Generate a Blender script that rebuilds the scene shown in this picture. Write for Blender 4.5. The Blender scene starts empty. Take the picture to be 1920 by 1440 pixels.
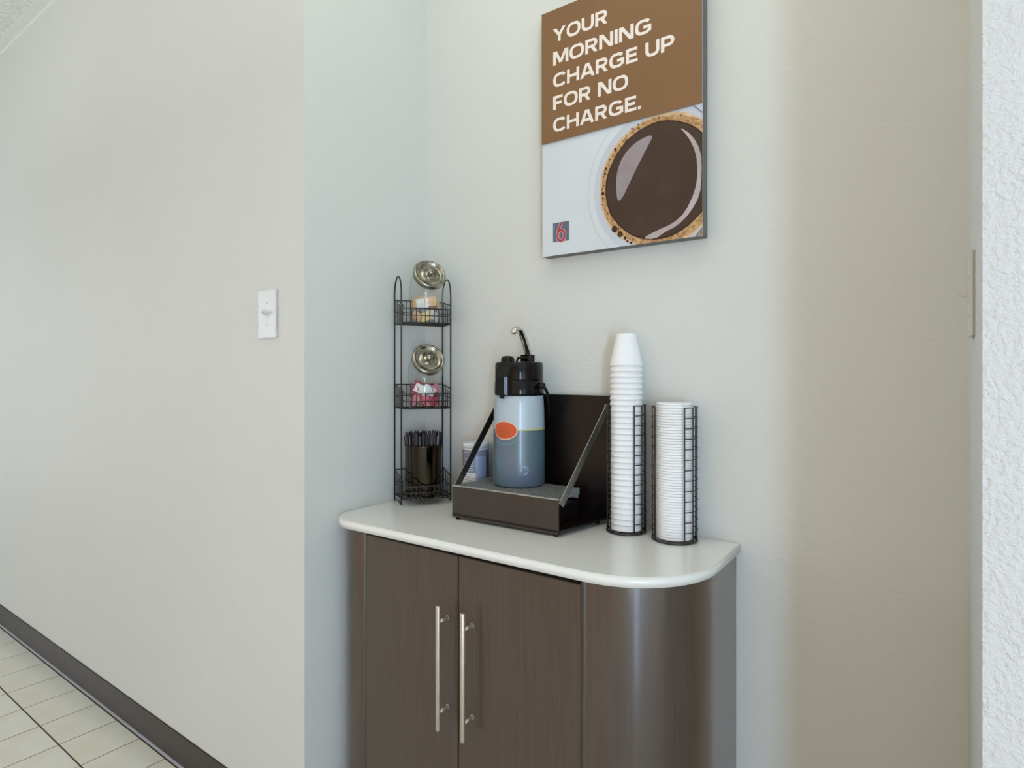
import bpy, bmesh, math, random
from mathutils import Vector, Matrix
random.seed(7)
PI = math.pi
SC = bpy.context.scene
COL = SC.collection
R = math.radians

# ------------------------------------------------------------------ camera
TH = math.atan(802 / 1119)
cam_d = bpy.data.cameras.new('camera')
cam_d.sensor_width = 36
cam_d.lens = 1119 / 1920 * 36
cam_d.shift_y = -21 / 1920
cam_d.clip_start = 0.02
cam = bpy.data.objects.new('camera', cam_d)
cam.location = (0, 0, 1.30)
cam.rotation_euler = (PI / 2, 0, TH)
COL.objects.link(cam)
SC.camera = cam

# ------------------------------------------------------------------ world, lights, exposure
SC.view_settings.view_transform = 'Standard'
SC.view_settings.look = 'None'
SC.view_settings.gamma = 1
SC.view_settings.use_curve_mapping = False
SC.view_settings.exposure = -0.07
w = bpy.data.worlds.new('world')
SC.world = w
w.use_nodes = True
w.node_tree.nodes['Background'].inputs[0].default_value = (0.8, 0.9, 1, 1)
w.node_tree.nodes['Background'].inputs[1].default_value = 0.6

def area(name, loc, aim, sx, sy, power, color):
    l = bpy.data.lights.new(name, 'AREA')
    l.shape = 'RECTANGLE'; l.size = sx; l.size_y = sy
    l.energy = power; l.color = color
    o = bpy.data.objects.new(name, l)
    o.location = loc
    d = Vector(aim) - Vector(loc)
    o.rotation_euler = d.to_track_quat('-Z', 'Y').to_euler()
    COL.objects.link(o)
    return o
def sun(power, color):
    l = bpy.data.lights.new('sun', 'SUN'); l.energy = power; l.color = color; l.angle = R(0.6)
    o = bpy.data.objects.new('sun', l); o.location = (5, -7, 5)
    o.rotation_euler = Vector((-0.6, 0.8, -math.tan(R(38)))).to_track_quat('-Z', 'Y').to_euler()
    COL.objects.link(o)
# daylight through the glazed entrance door and a side window, both behind the camera
sun(34, (0.84, 0.95, 1.0))
area('door_daylight', (2.84, -2.96, 1.06), (2.84, 0, 1.06), 0.60, 2.05, 115, (0.54, 0.72, 1.0))
area('window_daylight', (3.42, -1.35, 1.2), (0, -1.35, 1.2), 0.95, 1.9, 9, (1.0, 0.95, 0.92))
area('left_fill', (-5.9, -1.2, 1.4), (0, -1.2, 1.4), 2.5, 1.8, 47, (0.70, 0.85, 1.0))  # unseen fill added at the far left to balance the wall tones
# added unseen fills: up at the ceiling, warm from behind, down before the alcove
area('ceiling_fill', (-2.2, -1.0, 2.15), (-2.2, -1.0, 3), 3.0, 2.0, 20, (0.95, 1.0, 0.92))
area('warm_fill', (-1.4, -2.95, 1.2), (-1.4, 0, 1.2), 5.5, 2.3, 23, (1.0, 0.36, 0.08))
area('alcove_fill', (-0.6, 0.75, 2.88), (-0.6, 0.75, 0), 1.1, 0.5, 4.9, (1.0, 0.99, 0.84))

# ------------------------------------------------------------------ materials
def lin(c):
    return tuple(((v / 255) / 12.92 if v / 255 <= 0.04045 else ((v / 255 + 0.055) / 1.055) ** 2.4) for v in c) + (1,)

def mat(name, col, rough=0.5, metal=0.0, coat=0.0, coat_rough=0.1, spec=0.5,
        noise=None, bump=None, emis=None, col2=None):
    """noise=(scale xyz, detail, amount) mixes col with col2; bump=(scale, strength, distance)"""
    m = bpy.data.materials.new(name); m.use_nodes = True
    nt = m.node_tree; b = nt.nodes['Principled BSDF']
    b.inputs['Base Color'].default_value = lin(col)
    b.inputs['Roughness'].default_value = rough
    b.inputs['Metallic'].default_value = metal
    b.inputs['Coat Weight'].default_value = coat
    b.inputs['Coat Roughness'].default_value = coat_rough
    b.inputs['Coat IOR'].default_value = 1.6
    b.inputs['Specular IOR Level'].default_value = spec
    tc = None
    if noise or bump:
        tc = nt.nodes.new('ShaderNodeTexCoord')
    if noise:
        mp = nt.nodes.new('ShaderNodeMapping'); mp.inputs['Scale'].default_value = noise[0]
        nt.links.new(tc.outputs['Object'], mp.inputs[0])
        n = nt.nodes.new('ShaderNodeTexNoise'); n.inputs['Scale'].default_value = 1
        n.inputs['Detail'].default_value = noise[1]
        nt.links.new(mp.outputs[0], n.inputs['Vector'])
        r = nt.nodes.new('ShaderNodeMapRange')
        r.inputs[1].default_value = 0.35; r.inputs[2].default_value = 0.65
        r.inputs[3].default_value = 0.0; r.inputs[4].default_value = noise[2]
        nt.links.new(n.outputs['Fac'], r.inputs[0])
        mx = nt.nodes.new('ShaderNodeMix'); mx.data_type = 'RGBA'
        mx.inputs[6].default_value = lin(col); mx.inputs[7].default_value = lin(col2)
        nt.links.new(r.outputs[0], mx.inputs[0])
        nt.links.new(mx.outputs[2], b.inputs['Base Color'])
    if bump:
        n2 = nt.nodes.new('ShaderNodeTexNoise'); n2.inputs['Scale'].default_value = bump[0]
        n2.inputs['Detail'].default_value = 3
        nt.links.new(tc.outputs['Object'], n2.inputs['Vector'])
        bp = nt.nodes.new('ShaderNodeBump'); bp.inputs['Strength'].default_value = bump[1]
        bp.inputs['Distance'].default_value = bump[2]
        nt.links.new(n2.outputs['Fac'], bp.inputs['Height'])
        nt.links.new(bp.outputs[0], b.inputs['Normal'])
    if emis:
        b.inputs['Emission Color'].default_value = lin(col); b.inputs['Emission Strength'].default_value = emis
    return m

WALLC = (217, 219, 214)
M = {}
M['wall'] = mat('wall_paint', WALLC, 0.6, spec=0.3, noise=((1.3, 1.3, 1.3), 3, 0.5), col2=(212, 214, 208), bump=(85, 0.14, 0.004))
M['wall_niche'] = mat('wall_paint_alcove', WALLC, 0.6, spec=0.3, noise=((1.3, 1.3, 1.3), 3, 0.5), col2=(212, 214, 208), bump=(95, 0.16, 0.004))
M['wall_rough'] = mat('wall_paint_textured', (221, 221, 220), 0.6, spec=0.3, bump=(130, 0.9, 0.006))
M['ceiling'] = mat('ceiling_tile', (236, 237, 232), 0.9, noise=((60, 60, 60), 2, 0.9), col2=(214, 216, 210), bump=(140, 0.8, 0.004))
M['trim'] = mat('trim_paint', (228, 230, 224), 0.5)
M['base'] = mat('rubber_baseboard', (58, 49, 43), 0.45, noise=((3, 3, 3), 3, 0.6), col2=(66, 50, 41))
M['grout'] = mat('grout', (70, 62, 50), 0.9)
M['tile'] = mat('floor_tile', (226, 225, 215), 0.17, noise=((6, 6, 6), 4, 0.6), col2=(218, 208, 184))
M['caulk'] = mat('caulk', (196, 196, 205), 0.4)
M['counter'] = mat('countertop_laminate', (242, 242, 238), 0.28, coat=0.3, coat_rough=0.15, noise=((260, 260, 260), 2, 0.5), col2=(236, 236, 231))
M['wood'] = mat('espresso_laminate', (72, 56, 47), 0.36, coat=1.0, coat_rough=0.16, noise=((260, 260, 5), 3, 0.8), col2=(60, 46, 38))
M['wood_door'] = mat('espresso_laminate_door', (80, 66, 56), 0.34, coat=0.4, coat_rough=0.14, noise=((260, 260, 5), 3, 0.8), col2=(68, 55, 46))
M['dark_gap'] = mat('gap_shade', (28, 20, 16), 0.7)
M['nickel'] = mat('brushed_nickel', (214, 205, 192), 0.32, metal=0.85, noise=((60, 60, 900), 2, 0.4), col2=(190, 180, 165))
M['chrome'] = mat('chrome', (214, 212, 204), 0.12, metal=1.0, noise=((9, 9, 9), 2, 0.2), col2=(190, 186, 170))
M['lid_metal'] = mat('lid_metal', (182, 180, 166), 0.20, metal=0.95, noise=((45, 45, 45), 3, 0.9), col2=(104, 100, 88))
M['black_wire'] = mat('black_wire', (30, 30, 30), 0.38, coat=0.2, noise=((40, 40, 40), 2, 0.3), col2=(44, 42, 38))
M['brown_metal'] = mat('bronze_powder_coat', (54, 45, 39), 0.38, coat=0.25, coat_rough=0.25, noise=((12, 12, 12), 3, 0.5), col2=(46, 38, 33))
M['black_metal'] = mat('black_sheet_metal', (12, 10, 10), 0.30, spec=0.35, noise=((9, 9, 9), 3, 0.6), col2=(30, 17, 10))
M['strap'] = mat('strap_metal', (158, 157, 154), 0.26, metal=0.95, noise=((20, 20, 20), 2, 0.3), col2=(140, 138, 134))
M['grate'] = mat('grate_steel', (176, 178, 174), 0.34, metal=0.35, noise=((120, 120, 120), 2, 0.6), col2=(130, 130, 124))
M['black_plastic'] = mat('glossy_black_plastic', (10, 9, 8), 0.12, spec=0.25, coat=0.05, coat_rough=0.05, noise=((15, 15, 15), 2, 0.3), col2=(24, 18, 16))
M['stir'] = mat('stirrer_plastic', (24, 20, 22), 0.35, noise=((60, 60, 60), 2, 0.5), col2=(46, 36, 42))
M['dark_chrome'] = mat('polished_dark_steel', (84, 77, 67), 0.10, metal=1.0, noise=((34, 34, 1), 2, 0.9), col2=(30, 26, 22))
M['foam'] = mat('foam_cup', (244, 246, 247), 0.55, spec=0.3, noise=((300, 300, 300), 2, 0.4), col2=(238, 240, 242))
M['lid_white'] = mat('white_plastic', (244, 245, 246), 0.4, noise=((60, 60, 60), 2, 0.3), col2=(240, 241, 242))
M['plate'] = mat('switch_plate', (214, 214, 211), 0.30, coat=0.3, noise=((20, 20, 20), 2, 0.2), col2=(209, 209, 206))
M['sleeve_hi'] = mat('airpot_sleeve_pale', (178, 194, 204), 0.38, coat=0.5, coat_rough=0.18, noise=((9, 9, 5), 3, 0.5), col2=(170, 186, 204))
M['sleeve_lo'] = mat('airpot_sleeve_teal', (84, 113, 121), 0.38, coat=0.5, coat_rough=0.18, noise=((22, 22, 16), 4, 1.0), col2=(92, 106, 126))
M['yellow'] = mat('print_yellow', (206, 200, 92), 0.4, noise=((40, 40, 40), 2, 0.2), col2=(190, 190, 100))
M['orange'] = mat('print_orange', (214, 78, 42), 0.4, noise=((160, 160, 160), 2, 0.8), col2=(196, 92, 44))
M['cream'] = mat('print_cream', (226, 196, 170), 0.4, noise=((40, 40, 40), 2, 0.2), col2=(216, 190, 160))
M['olive'] = mat('print_olive', (150, 92, 34), 0.5, noise=((40, 40, 40), 2, 0.2), col2=(130, 100, 40))
M['teal_line'] = mat('print_teal', (96, 150, 152), 0.4, noise=((40, 40, 40), 2, 0.2), col2=(90, 146, 150))
M['pale_ring'] = mat('print_pale_blue', (140, 176, 192), 0.4, noise=((40, 40, 40), 2, 0.2), col2=(130, 170, 188))
M['p_white'] = mat('poster_white', (214, 220, 224), 0.42, spec=0.3, noise=((5, 5, 5), 2, 0.5), col2=(206, 213, 216))
M['p_ring'] = mat('poster_ring', (196, 202, 212), 0.42, spec=0.3, noise=((5, 5, 5), 2, 0.5), col2=(204, 210, 218))
M['p_ring2'] = mat('poster_ring_edge', (206, 208, 208), 0.42, spec=0.3, noise=((5, 5, 5), 2, 0.5), col2=(200, 204, 206))
M['p_brown'] = mat('poster_brown', (126, 92, 62), 0.42, spec=0.3, noise=((2, 2, 2), 2, 0.6), col2=(142, 106, 68))
M['p_text'] = mat('poster_lettering', (240, 230, 220), 0.42, spec=0.3, noise=((40, 40, 40), 2, 0.2), col2=(232, 224, 214))
M['p_crema'] = mat('poster_crema', (208, 172, 124), 0.42, spec=0.3, noise=((120, 120, 120), 4, 1.0), col2=(156, 112, 70))
M['p_crema_edge'] = mat('poster_crema_edge', (222, 196, 160), 0.42, spec=0.3, noise=((90, 90, 90), 3, 0.8), col2=(206, 172, 130))
M['p_coffee'] = mat('poster_coffee', (68, 49, 39), 0.42, spec=0.3, noise=((14, 14, 14), 2, 0.7), col2=(74, 58, 46))
M['p_coffee_edge'] = mat('poster_coffee_edge', (52, 30, 20), 0.42, spec=0.3, noise=((60, 60, 60), 3, 0.5), col2=(80, 48, 30))
M['p_shine'] = mat('poster_coffee_shine', (158, 146, 150), 0.42, spec=0.3, noise=((18, 18, 18), 2, 0.6), col2=(142, 130, 132))
M['p_shine2'] = mat('poster_coffee_shine_pale', (192, 176, 178), 0.42, spec=0.3, noise=((18, 18, 18), 2, 0.6), col2=(170, 156, 156))
M['p_frame'] = mat('poster_edge', (96, 100, 94), 0.4, noise=((20, 20, 20), 2, 0.5), col2=(84, 86, 80))
M['p_blue'] = mat('logo_blue', (78, 112, 132), 0.42, noise=((30, 30, 30), 2, 0.9), col2=(104, 98, 116))
M['p_red'] = mat('logo_red', (176, 60, 66), 0.42, noise=((40, 40, 40), 2, 0.4), col2=(150, 56, 76))
M['p_pink'] = mat('logo_outline', (226, 176, 180), 0.42, noise=((40, 40, 40), 2, 0.3), col2=(214, 160, 168))
M['p_blueline'] = mat('poster_bluegrey', (120, 128, 142), 0.42, noise=((40, 40, 40), 2, 0.3), col2=(110, 118, 130))
M['can_white'] = mat('canister_white', (222, 226, 230), 0.4, noise=((40, 40, 40), 2, 0.3), col2=(212, 218, 226))
M['can_blue'] = mat('canister_blue', (150, 162, 194), 0.4, noise=((60, 60, 60), 3, 0.8), col2=(150, 164, 196))
M['can_band'] = mat('canister_slate', (128, 136, 158), 0.4, noise=((60, 60, 60), 3, 0.6), col2=(124, 132, 156))
M['can_navy'] = mat('canister_navy', (52, 50, 84), 0.4, noise=((90, 90, 90), 3, 0.6), col2=(74, 70, 110))
M['can_ink'] = mat('canister_ink', (120, 126, 134), 0.5, noise=((90, 90, 90), 2, 0.5), col2=(150, 154, 160))
M['pk_pink'] = mat('packet_pink', (222, 120, 140), 0.5, noise=((90, 90, 90), 3, 0.9), col2=(232, 168, 180))
M['pk_red'] = mat('packet_red', (206, 58, 88), 0.5, noise=((90, 90, 90), 3, 0.8), col2=(220, 100, 120))
M['pk_white'] = mat('packet_white', (236, 238, 238), 0.5, noise=((90, 90, 90), 3, 0.5), col2=(214, 218, 218))
M['pk_peach'] = mat('packet_peach', (240, 186, 150), 0.5, noise=((90, 90, 90), 3, 0.9), col2=(238, 212, 170))
M['pk_yellow'] = mat('packet_yellow', (236, 210, 140), 0.5, noise=((90, 90, 90), 3, 0.9), col2=(238, 200, 150))
M['glass_frame'] = mat('door_aluminium', (150, 148, 142), 0.4, metal=0.5, noise=((20, 20, 20), 2, 0.3), col2=(140, 138, 132))

def glass_mat():
    m = bpy.data.materials.new('clear_glass'); m.use_nodes = True
    nt = m.node_tree; nt.nodes.clear()
    out = nt.nodes.new('ShaderNodeOutputMaterial')
    tr = nt.nodes.new('ShaderNodeBsdfTransparent'); tr.inputs[0].default_value = (0.955, 0.97, 0.965, 1)
    gl = nt.nodes.new('ShaderNodeBsdfGlossy'); gl.inputs['Roughness'].default_value = 0.03
    lw = nt.nodes.new('ShaderNodeLayerWeight'); lw.inputs['Blend'].default_value = 0.5
    pw = nt.nodes.new('ShaderNodeMath'); pw.operation = 'POWER'; pw.inputs[1].default_value = 3.5
    fr = nt.nodes.new('ShaderNodeMath'); fr.operation = 'MULTIPLY_ADD'; fr.inputs[1].default_value = 0.55; fr.inputs[2].default_value = 0.05
    nt.links.new(lw.outputs['Facing'], pw.inputs[0]); nt.links.new(pw.outputs[0], fr.inputs[0])
    n = nt.nodes.new('ShaderNodeTexNoise'); n.inputs['Scale'].default_value = 25
    bp = nt.nodes.new('ShaderNodeBump'); bp.inputs['Strength'].default_value = 0.08
    nt.links.new(n.outputs['Fac'], bp.inputs['Height'])
    nt.links.new(bp.outputs[0], gl.inputs['Normal'])
    mx = nt.nodes.new('ShaderNodeMixShader')
    nt.links.new(fr.outputs[0], mx.inputs[0]); nt.links.new(tr.outputs[0], mx.inputs[1]); nt.links.new(gl.outputs[0], mx.inputs[2])
    nt.links.new(mx.outputs[0], out.inputs[0])
    return m
M['glass'] = glass_mat()

# floor beyond the tiles that are built one by one: same pitch, same colours
def floor_mat():
    m = bpy.data.materials.new('floor_far'); m.use_nodes = True
    nt = m.node_tree; b = nt.nodes['Principled BSDF']; b.inputs['Roughness'].default_value = 0.14
    tc = nt.nodes.new('ShaderNodeTexCoord')
    mp = nt.nodes.new('ShaderNodeMapping'); mp.inputs['Location'].default_value = (3.554, -0.754, 0)
    br = nt.nodes.new('ShaderNodeTexBrick'); br.offset = 0; br.inputs['Scale'].default_value = 1
    br.inputs['Brick Width'].default_value = 0.1855; br.inputs['Row Height'].default_value = 0.1855
    br.inputs['Mortar Size'].default_value = 0.0015
    br.inputs['Color1'].default_value = lin((214, 211, 196)); br.inputs['Color2'].default_value = lin((208, 203, 184))
    br.inputs['Mortar'].default_value = lin((88, 82, 70))
    nt.links.new(tc.outputs['Object'], mp.inputs[0]); nt.links.new(mp.outputs[0], br.inputs['Vector'])
    nt.links.new(br.outputs['Color'], b.inputs['Base Color'])
    return m
M['floor_far'] = floor_mat()

# ------------------------------------------------------------------ mesh helpers
class MB:
    def __init__(s):
        s.v = []; s.f = []; s.mi = []; s.sm = []; s.cur = 0
    def add(s, vs, fs, smooth=False):
        o = len(s.v); s.v += [tuple(v) for v in vs]
        for f in fs:
            s.f.append([i + o for i in f]); s.mi.append(s.cur); s.sm.append(smooth)
        return s
    def box(s, a, b):
        x0, y0, z0 = a; x1, y1, z1 = b
        return s.add([(x0,y0,z0),(x1,y0,z0),(x1,y1,z0),(x0,y1,z0),(x0,y0,z1),(x1,y0,z1),(x1,y1,z1),(x0,y1,z1)],
                     [(0,3,2,1),(4,5,6,7),(0,1,5,4),(1,2,6,5),(2,3,7,6),(3,0,4,7)])
    def obox(s, c, size, mtx):
        x, y, z = (k / 2 for k in size); c = Vector(c)
        vs = [c + mtx @ Vector(p) for p in ((-x,-y,-z),(x,-y,-z),(x,y,-z),(-x,y,-z),(-x,-y,z),(x,-y,z),(x,y,z),(-x,y,z))]
        return s.add(vs, [(0,3,2,1),(4,5,6,7),(0,1,5,4),(1,2,6,5),(2,3,7,6),(3,0,4,7)])
    def prism(s, pts, z0, z1, smooth=False):
        n = len(pts)
        vs = [(p[0], p[1], z0) for p in pts] + [(p[0], p[1], z1) for p in pts]
        s.add(vs, [tuple(range(n - 1, -1, -1)), tuple(range(n, 2 * n))])
        s.add(vs, [])
        o = len(s.v) - 2 * n
        for i in range(n):
            j = (i + 1) % n
            s.f.append([o + i, o + j, o + n + j, o + n + i]); s.mi.append(s.cur); s.sm.append(smooth)
        return s
    def tube(s, path, r, n=6, closed=False, cap=True, radii=None):
        P = [Vector(p) for p in path]; k = len(P); vs = []; up = None
        for i in range(k):
            if closed: t = P[(i + 1) % k] - P[i - 1]
            else: t = P[min(i + 1, k - 1)] - P[max(i - 1, 0)]
            if t.length < 1e-9: t = Vector((0, 0, 1))
            t.normalize()
            if up is None:
                up = Vector((0, 0, 1)) if abs(t.z) < 0.9 else Vector((1, 0, 0))
            a = t.cross(up)
            if a.length < 1e-4:
                up = Vector((1, 0, 0)) if abs(t.x) < .9 else Vector((0, 1, 0)); a = t.cross(up)
            a.normalize(); b = a.cross(t); b.normalize(); up = b
            rr = radii[i] if radii else r
            for j in range(n):
                q = 2 * PI * j / n
                vs.append(P[i] + a * math.cos(q) * rr + b * math.sin(q) * rr)
        fs = []
        for i in range(k if closed else k - 1):
            i2 = (i + 1) % k
            for j in range(n):
                j2 = (j + 1) % n
                fs.append((i * n + j, i * n + j2, i2 * n + j2, i2 * n + j))
        s.add(vs, fs, True)
        if not closed and cap:
            o = len(s.v) - len(vs)
            s.f.append([o + j for j in range(n - 1, -1, -1)]); s.mi.append(s.cur); s.sm.append(False)
            s.f.append([o + (k - 1) * n + j for j in range(n)]); s.mi.append(s.cur); s.sm.append(False)
        return s
    def lathe(s, prof, n=32, c=(0, 0, 0), mtx=None, smooth=True):
        c = Vector(c); mtx = mtx or Matrix.Identity(3); vs = []; rings = []
        for r, z in prof:
            if r < 1e-6:
                rings.append([len(vs)]); vs.append(c + mtx @ Vector((0, 0, z)))
            else:
                rings.append(list(range(len(vs), len(vs) + n)))
                for j in range(n):
                    q = 2 * PI * j / n
                    vs.append(c + mtx @ Vector((r * math.cos(q), r * math.sin(q), z)))
        fs = []
        for a, b in zip(rings, rings[1:]):
            for j in range(n):
                j2 = (j + 1) % n
                if len(a) == 1 and len(b) == 1: continue
                if len(a) == 1: fs.append((a[0], b[j2], b[j]))
                elif len(b) == 1: fs.append((a[j], a[j2], b[0]))
                else: fs.append((a[j], a[j2], b[j2], b[j]))
        return s.add(vs, fs, smooth)
    def rings(s, R_, smooth=True, cap=True):
        n = len(R_[0]); vs = [v for r in R_ for v in r]; fs = []
        for i in range(len(R_) - 1):
            for j in range(n):
                j2 = (j + 1) % n
                fs.append((i * n + j, i * n + j2, (i + 1) * n + j2, (i + 1) * n + j))
        if cap: fs.append(tuple(range(n - 1, -1, -1)))
        return s.add(vs, fs, smooth)
    def mesh(s, name, mats):
        me = bpy.data.meshes.new(name)
        me.from_pydata(s.v, [], s.f)
        for m in (mats if isinstance(mats, (list, tuple)) else [mats]): me.materials.append(m)
        me.polygons.foreach_set('material_index', s.mi)
        me.polygons.foreach_set('use_smooth', s.sm)
        me.validate(); me.update()
        return me
    def build(s, name, mats, parent=None, bevel=0.0, seg=2):
        me = s.mesh(name, mats)
        if bevel:
            bm = bmesh.new(); bm.from_mesh(me)
            bmesh.ops.remove_doubles(bm, verts=bm.verts, dist=1e-6)
            es = [e for e in bm.edges if len(e.link_faces) == 2 and e.calc_face_angle(0) > 0.6]
            bmesh.ops.bevel(bm, geom=es, offset=bevel, segments=seg, affect='EDGES', clamp_overlap=True)
            bm.to_mesh(me); bm.free()
        return link(name, me, parent)

def link(name, me, parent=None):
    o = bpy.data.objects.new(name, me); COL.objects.link(o)
    if parent: o.parent = parent
    return o
def tag(o, label=None, cat=None, group=None, kind=None):
    if label: o['label'] = label
    if cat: o['category'] = cat
    if group: o['group'] = group
    if kind: o['kind'] = kind
    return o
def thing(name, loc, label, cat, rz=0, group=None):
    o = bpy.data.objects.new(name, None); COL.objects.link(o)
    o.empty_display_size = 0.05
    o.location = loc; o.rotation_euler = (0, 0, rz)
    return tag(o, label, cat, group)
def struct(name, mb, m, parent=None, bevel=0):
    o = mb.build(name, m, parent, bevel)
    if not parent: o['kind'] = 'structure'
    return o
def copy_tree(o, parent=None):
    c = o.copy(); COL.objects.link(c)
    if parent: c.parent = parent
    for ch in list(o.children): copy_tree(ch, c)
    return c

# ------------------------------------------------------------------ the setting
FZ = 0.032          # finished floor level
Y1 = 0.945          # front wall plane
Y2 = 1.394          # alcove back wall
XL = -1.3396        # alcove left side
XR = 0.0432         # alcove right side
ZC = 2.92
struct('floor', MB().box((-6, -3, -0.03), (3.5, 1.45, FZ - 0.004)), M['floor_far'])
floor = bpy.data.objects['floor']
tb = MB().box((-0.0908, -0.0905, -0.004), (0.0908, 0.0905, 0.0)); tile_me = tb.mesh('tile', M['tile'])
bm = bmesh.new(); bm.from_mesh(tile_me)
bmesh.ops.bevel(bm, geom=[e for e in bm.edges if all(v.co.z > -0.001 for v in e.verts)], offset=0.0006, segments=1, affect='EDGES')
bm.to_mesh(tile_me); bm.free()
P = 0.1855
grout = MB().box((-5.2, -0.75, FZ - 0.0038), (0.15, 0.9400, FZ - 0.0008)).build('grout', M['grout'], floor)
cut_me = MB().box((-0.0908, -0.0860, -0.004), (0.0908, 0.0860, 0.0)).mesh('tile', M['tile'])
k = 0
for i in range(28):
    for j in range(9):
        x = -3.554 - P * 8 + P * (i + 0.5); cy = 0.754 - P * (j - 0.5)
        if j == 0: o = link('tile', cut_me, floor); o.location = (x, 0.7563 + 0.0860, FZ)
        else: o = link('tile', tile_me, floor); o.location = (x, cy, FZ)
        k += 1

struct('wall_left', MB().box((-6, Y1, FZ), (XL, Y1 + 0.06, ZC)), M['wall'])
struct('wall_alcove_left', MB().box((XL - 0.06, Y1 + 0.06, FZ), (XL, Y2, ZC)), M['wall_niche'])
struct('wall_back', MB().box((XL - 0.06, Y2, FZ), (XR + 0.06, Y2 + 0.06, ZC)), M['wall_niche'])
struct('wall_alcove_right', MB().box((XR, Y1 + 0.06, FZ), (XR + 0.06, Y2, ZC)), M['wall_niche'])
struct('wall_right', MB().box((XR, Y1, FZ), (3.5, Y1 + 0.06, ZC)), M['wall_rough'])
# rest of the room behind the camera
struct('wall_far_left', MB().box((-6.06, -3, FZ), (-6, Y1 + 0.06, ZC)), M['wall'])
b = MB()
b.box((3.5, -3, FZ), (3.56, -1.85, ZC)); b.box((3.5, -0.85, FZ), (3.56, Y1 + 0.06, ZC)); b.box((3.5, -1.85, 2.2), (3.56, -0.85, ZC)); b.box((3.5, -1.85, FZ), (3.56, -0.85, 0.22))
struct('wall_far_right', b, M['wall'])
b = MB()
b.box((-6, -3.06, FZ), (2.1, -3, ZC)); b.box((3.14, -3.06, FZ), (3.5, -3, ZC)); b.box((2.1, -3.06, 2.14), (3.14, -3, ZC))
struct('wall_front', b, M['wall'])
struct('ceiling', MB().box((-6, -3, ZC), (3.5, 1.45, ZC + 0.05)), M['ceiling'])
struct('trim_1', MB().box((-6, Y1 - 0.042, ZC - 0.004), (XL, Y1, ZC)).box((-6, Y1 - 0.004, ZC - 0.022), (XL, Y1, ZC)), M['trim'])
struct('baseboard_left', MB().box((-6, Y1 - 0.004, FZ), (XL, Y1, 0.132)), M['base'], bevel=0.002)
struct('trim_2', MB().prism([(-6, Y1 - 0.011), (XL, Y1 - 0.011), (XL, Y1 - 0.0041), (-6, Y1 - 0.0041)], FZ, FZ + 0.0035), M['caulk'])
struct('baseboard_right', MB().box((XR, Y1 - 0.004, FZ), (3.5, Y1, 0.132)), M['base'])
def leaf(name, x0, x1, y, z1):
    d = MB()
    d.box((x0, y, 0.02), (x0 + 0.06, y + 0.04, z1)); d.box((x1 - 0.06, y, 0.02), (x1, y + 0.04, z1))
    d.box((x0 + 0.06, y, z1 - 0.07), (x1 - 0.06, y + 0.04, z1)); d.box((x0 + 0.06, y, 0.02), (x1 - 0.06, y + 0.04, 0.14))
    o = struct(name, d, M['glass_frame'])
    MB().box((x0 + 0.06, y + 0.015, 0.14), (x1 - 0.06, y + 0.021, z1 - 0.07)).build('pane', M['glass'], o)
    MB().tube([(x0 + 0.1, y + 0.06, 0.9), (x0 + 0.1, y + 0.06, 1.2)], 0.009, 8).build('door_handle', M['nickel'], o)
leaf('door_1', 2.102, 3.138, -3.05, 2.138)
d = MB()
d.box((3.5, -1.85, 0.22), (3.54, -1.80, 2.2)); d.box((3.5, -0.90, 0.22), (3.54, -0.85, 2.2)); d.box((3.5, -1.80, 2.15), (3.54, -0.90, 2.2)); d.box((3.5, -1.80, 0.22), (3.54, -0.90, 0.27))
wn = struct('window_1', d, M['glass_frame'])
MB().box((3.515, -1.80, 0.27), (3.521, -0.90, 2.15)).build('pane', M['glass'], wn)

# ------------------------------------------------------------------ cabinet
def arc(cx, cy, r, a0, a1, n):
    return [(cx + r * math.cos(R(a0 + (a1 - a0) * i / n)), cy + r * math.sin(R(a0 + (a1 - a0) * i / n))) for i in range(n + 1)]
CX, CYF = -0.86, 1.03
ZT = 0.915; ZU = 0.894
cab = thing('cabinet', (CX, 1.21, 0), 'dark brown wooden base cabinet with rounded corners and two doors', 'cabinet')
L = lambda pts: [(x - CX, y - 1.21) for x, y in pts]
xl, xr, yb = -1.330, -0.374, Y2 - 0.002
dl, dm, dr = -1.202, -0.888, -0.571
right = arc(xr - 0.197, CYF + 0.197, 0.197, -90, 0, 20)
left = arc(xl + 0.080, CYF + 0.080, 0.080, 180, 270, 16) + [(dl - .001, CYF)]
out = left[:-1] + [(dl, CYF), (dl, CYF + 0.021), (dr, CYF + 0.021), (dr, CYF)] + right[1:] + [(xr, yb), (xl, yb)]
body = MB(); body.prism(L(out), FZ, ZU - 0.0005, smooth=False)
bo = body.build('body', M['wood'], cab)
for p in bo.data.polygons:
    c = p.center
    if abs(p.normal.z) < 0.1 and (c.x + CX > dr + 0.002 or c.x + CX < dl - 0.002) and c.y + 1.21 < yb - 0.05 and abs(p.normal.x) < 0.9999: p.use_smooth = True
MB().box((dl - CX + 0.001, CYF + 0.0195 - 1.21, ZU - 0.014), (dr - CX - 0.001, CYF + 0.0208 - 1.21, ZU - 0.001)).build('gap_shade_strip', M['dark_gap'], cab)  # dark strip stands in for the shade in the gap over the doors
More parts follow.
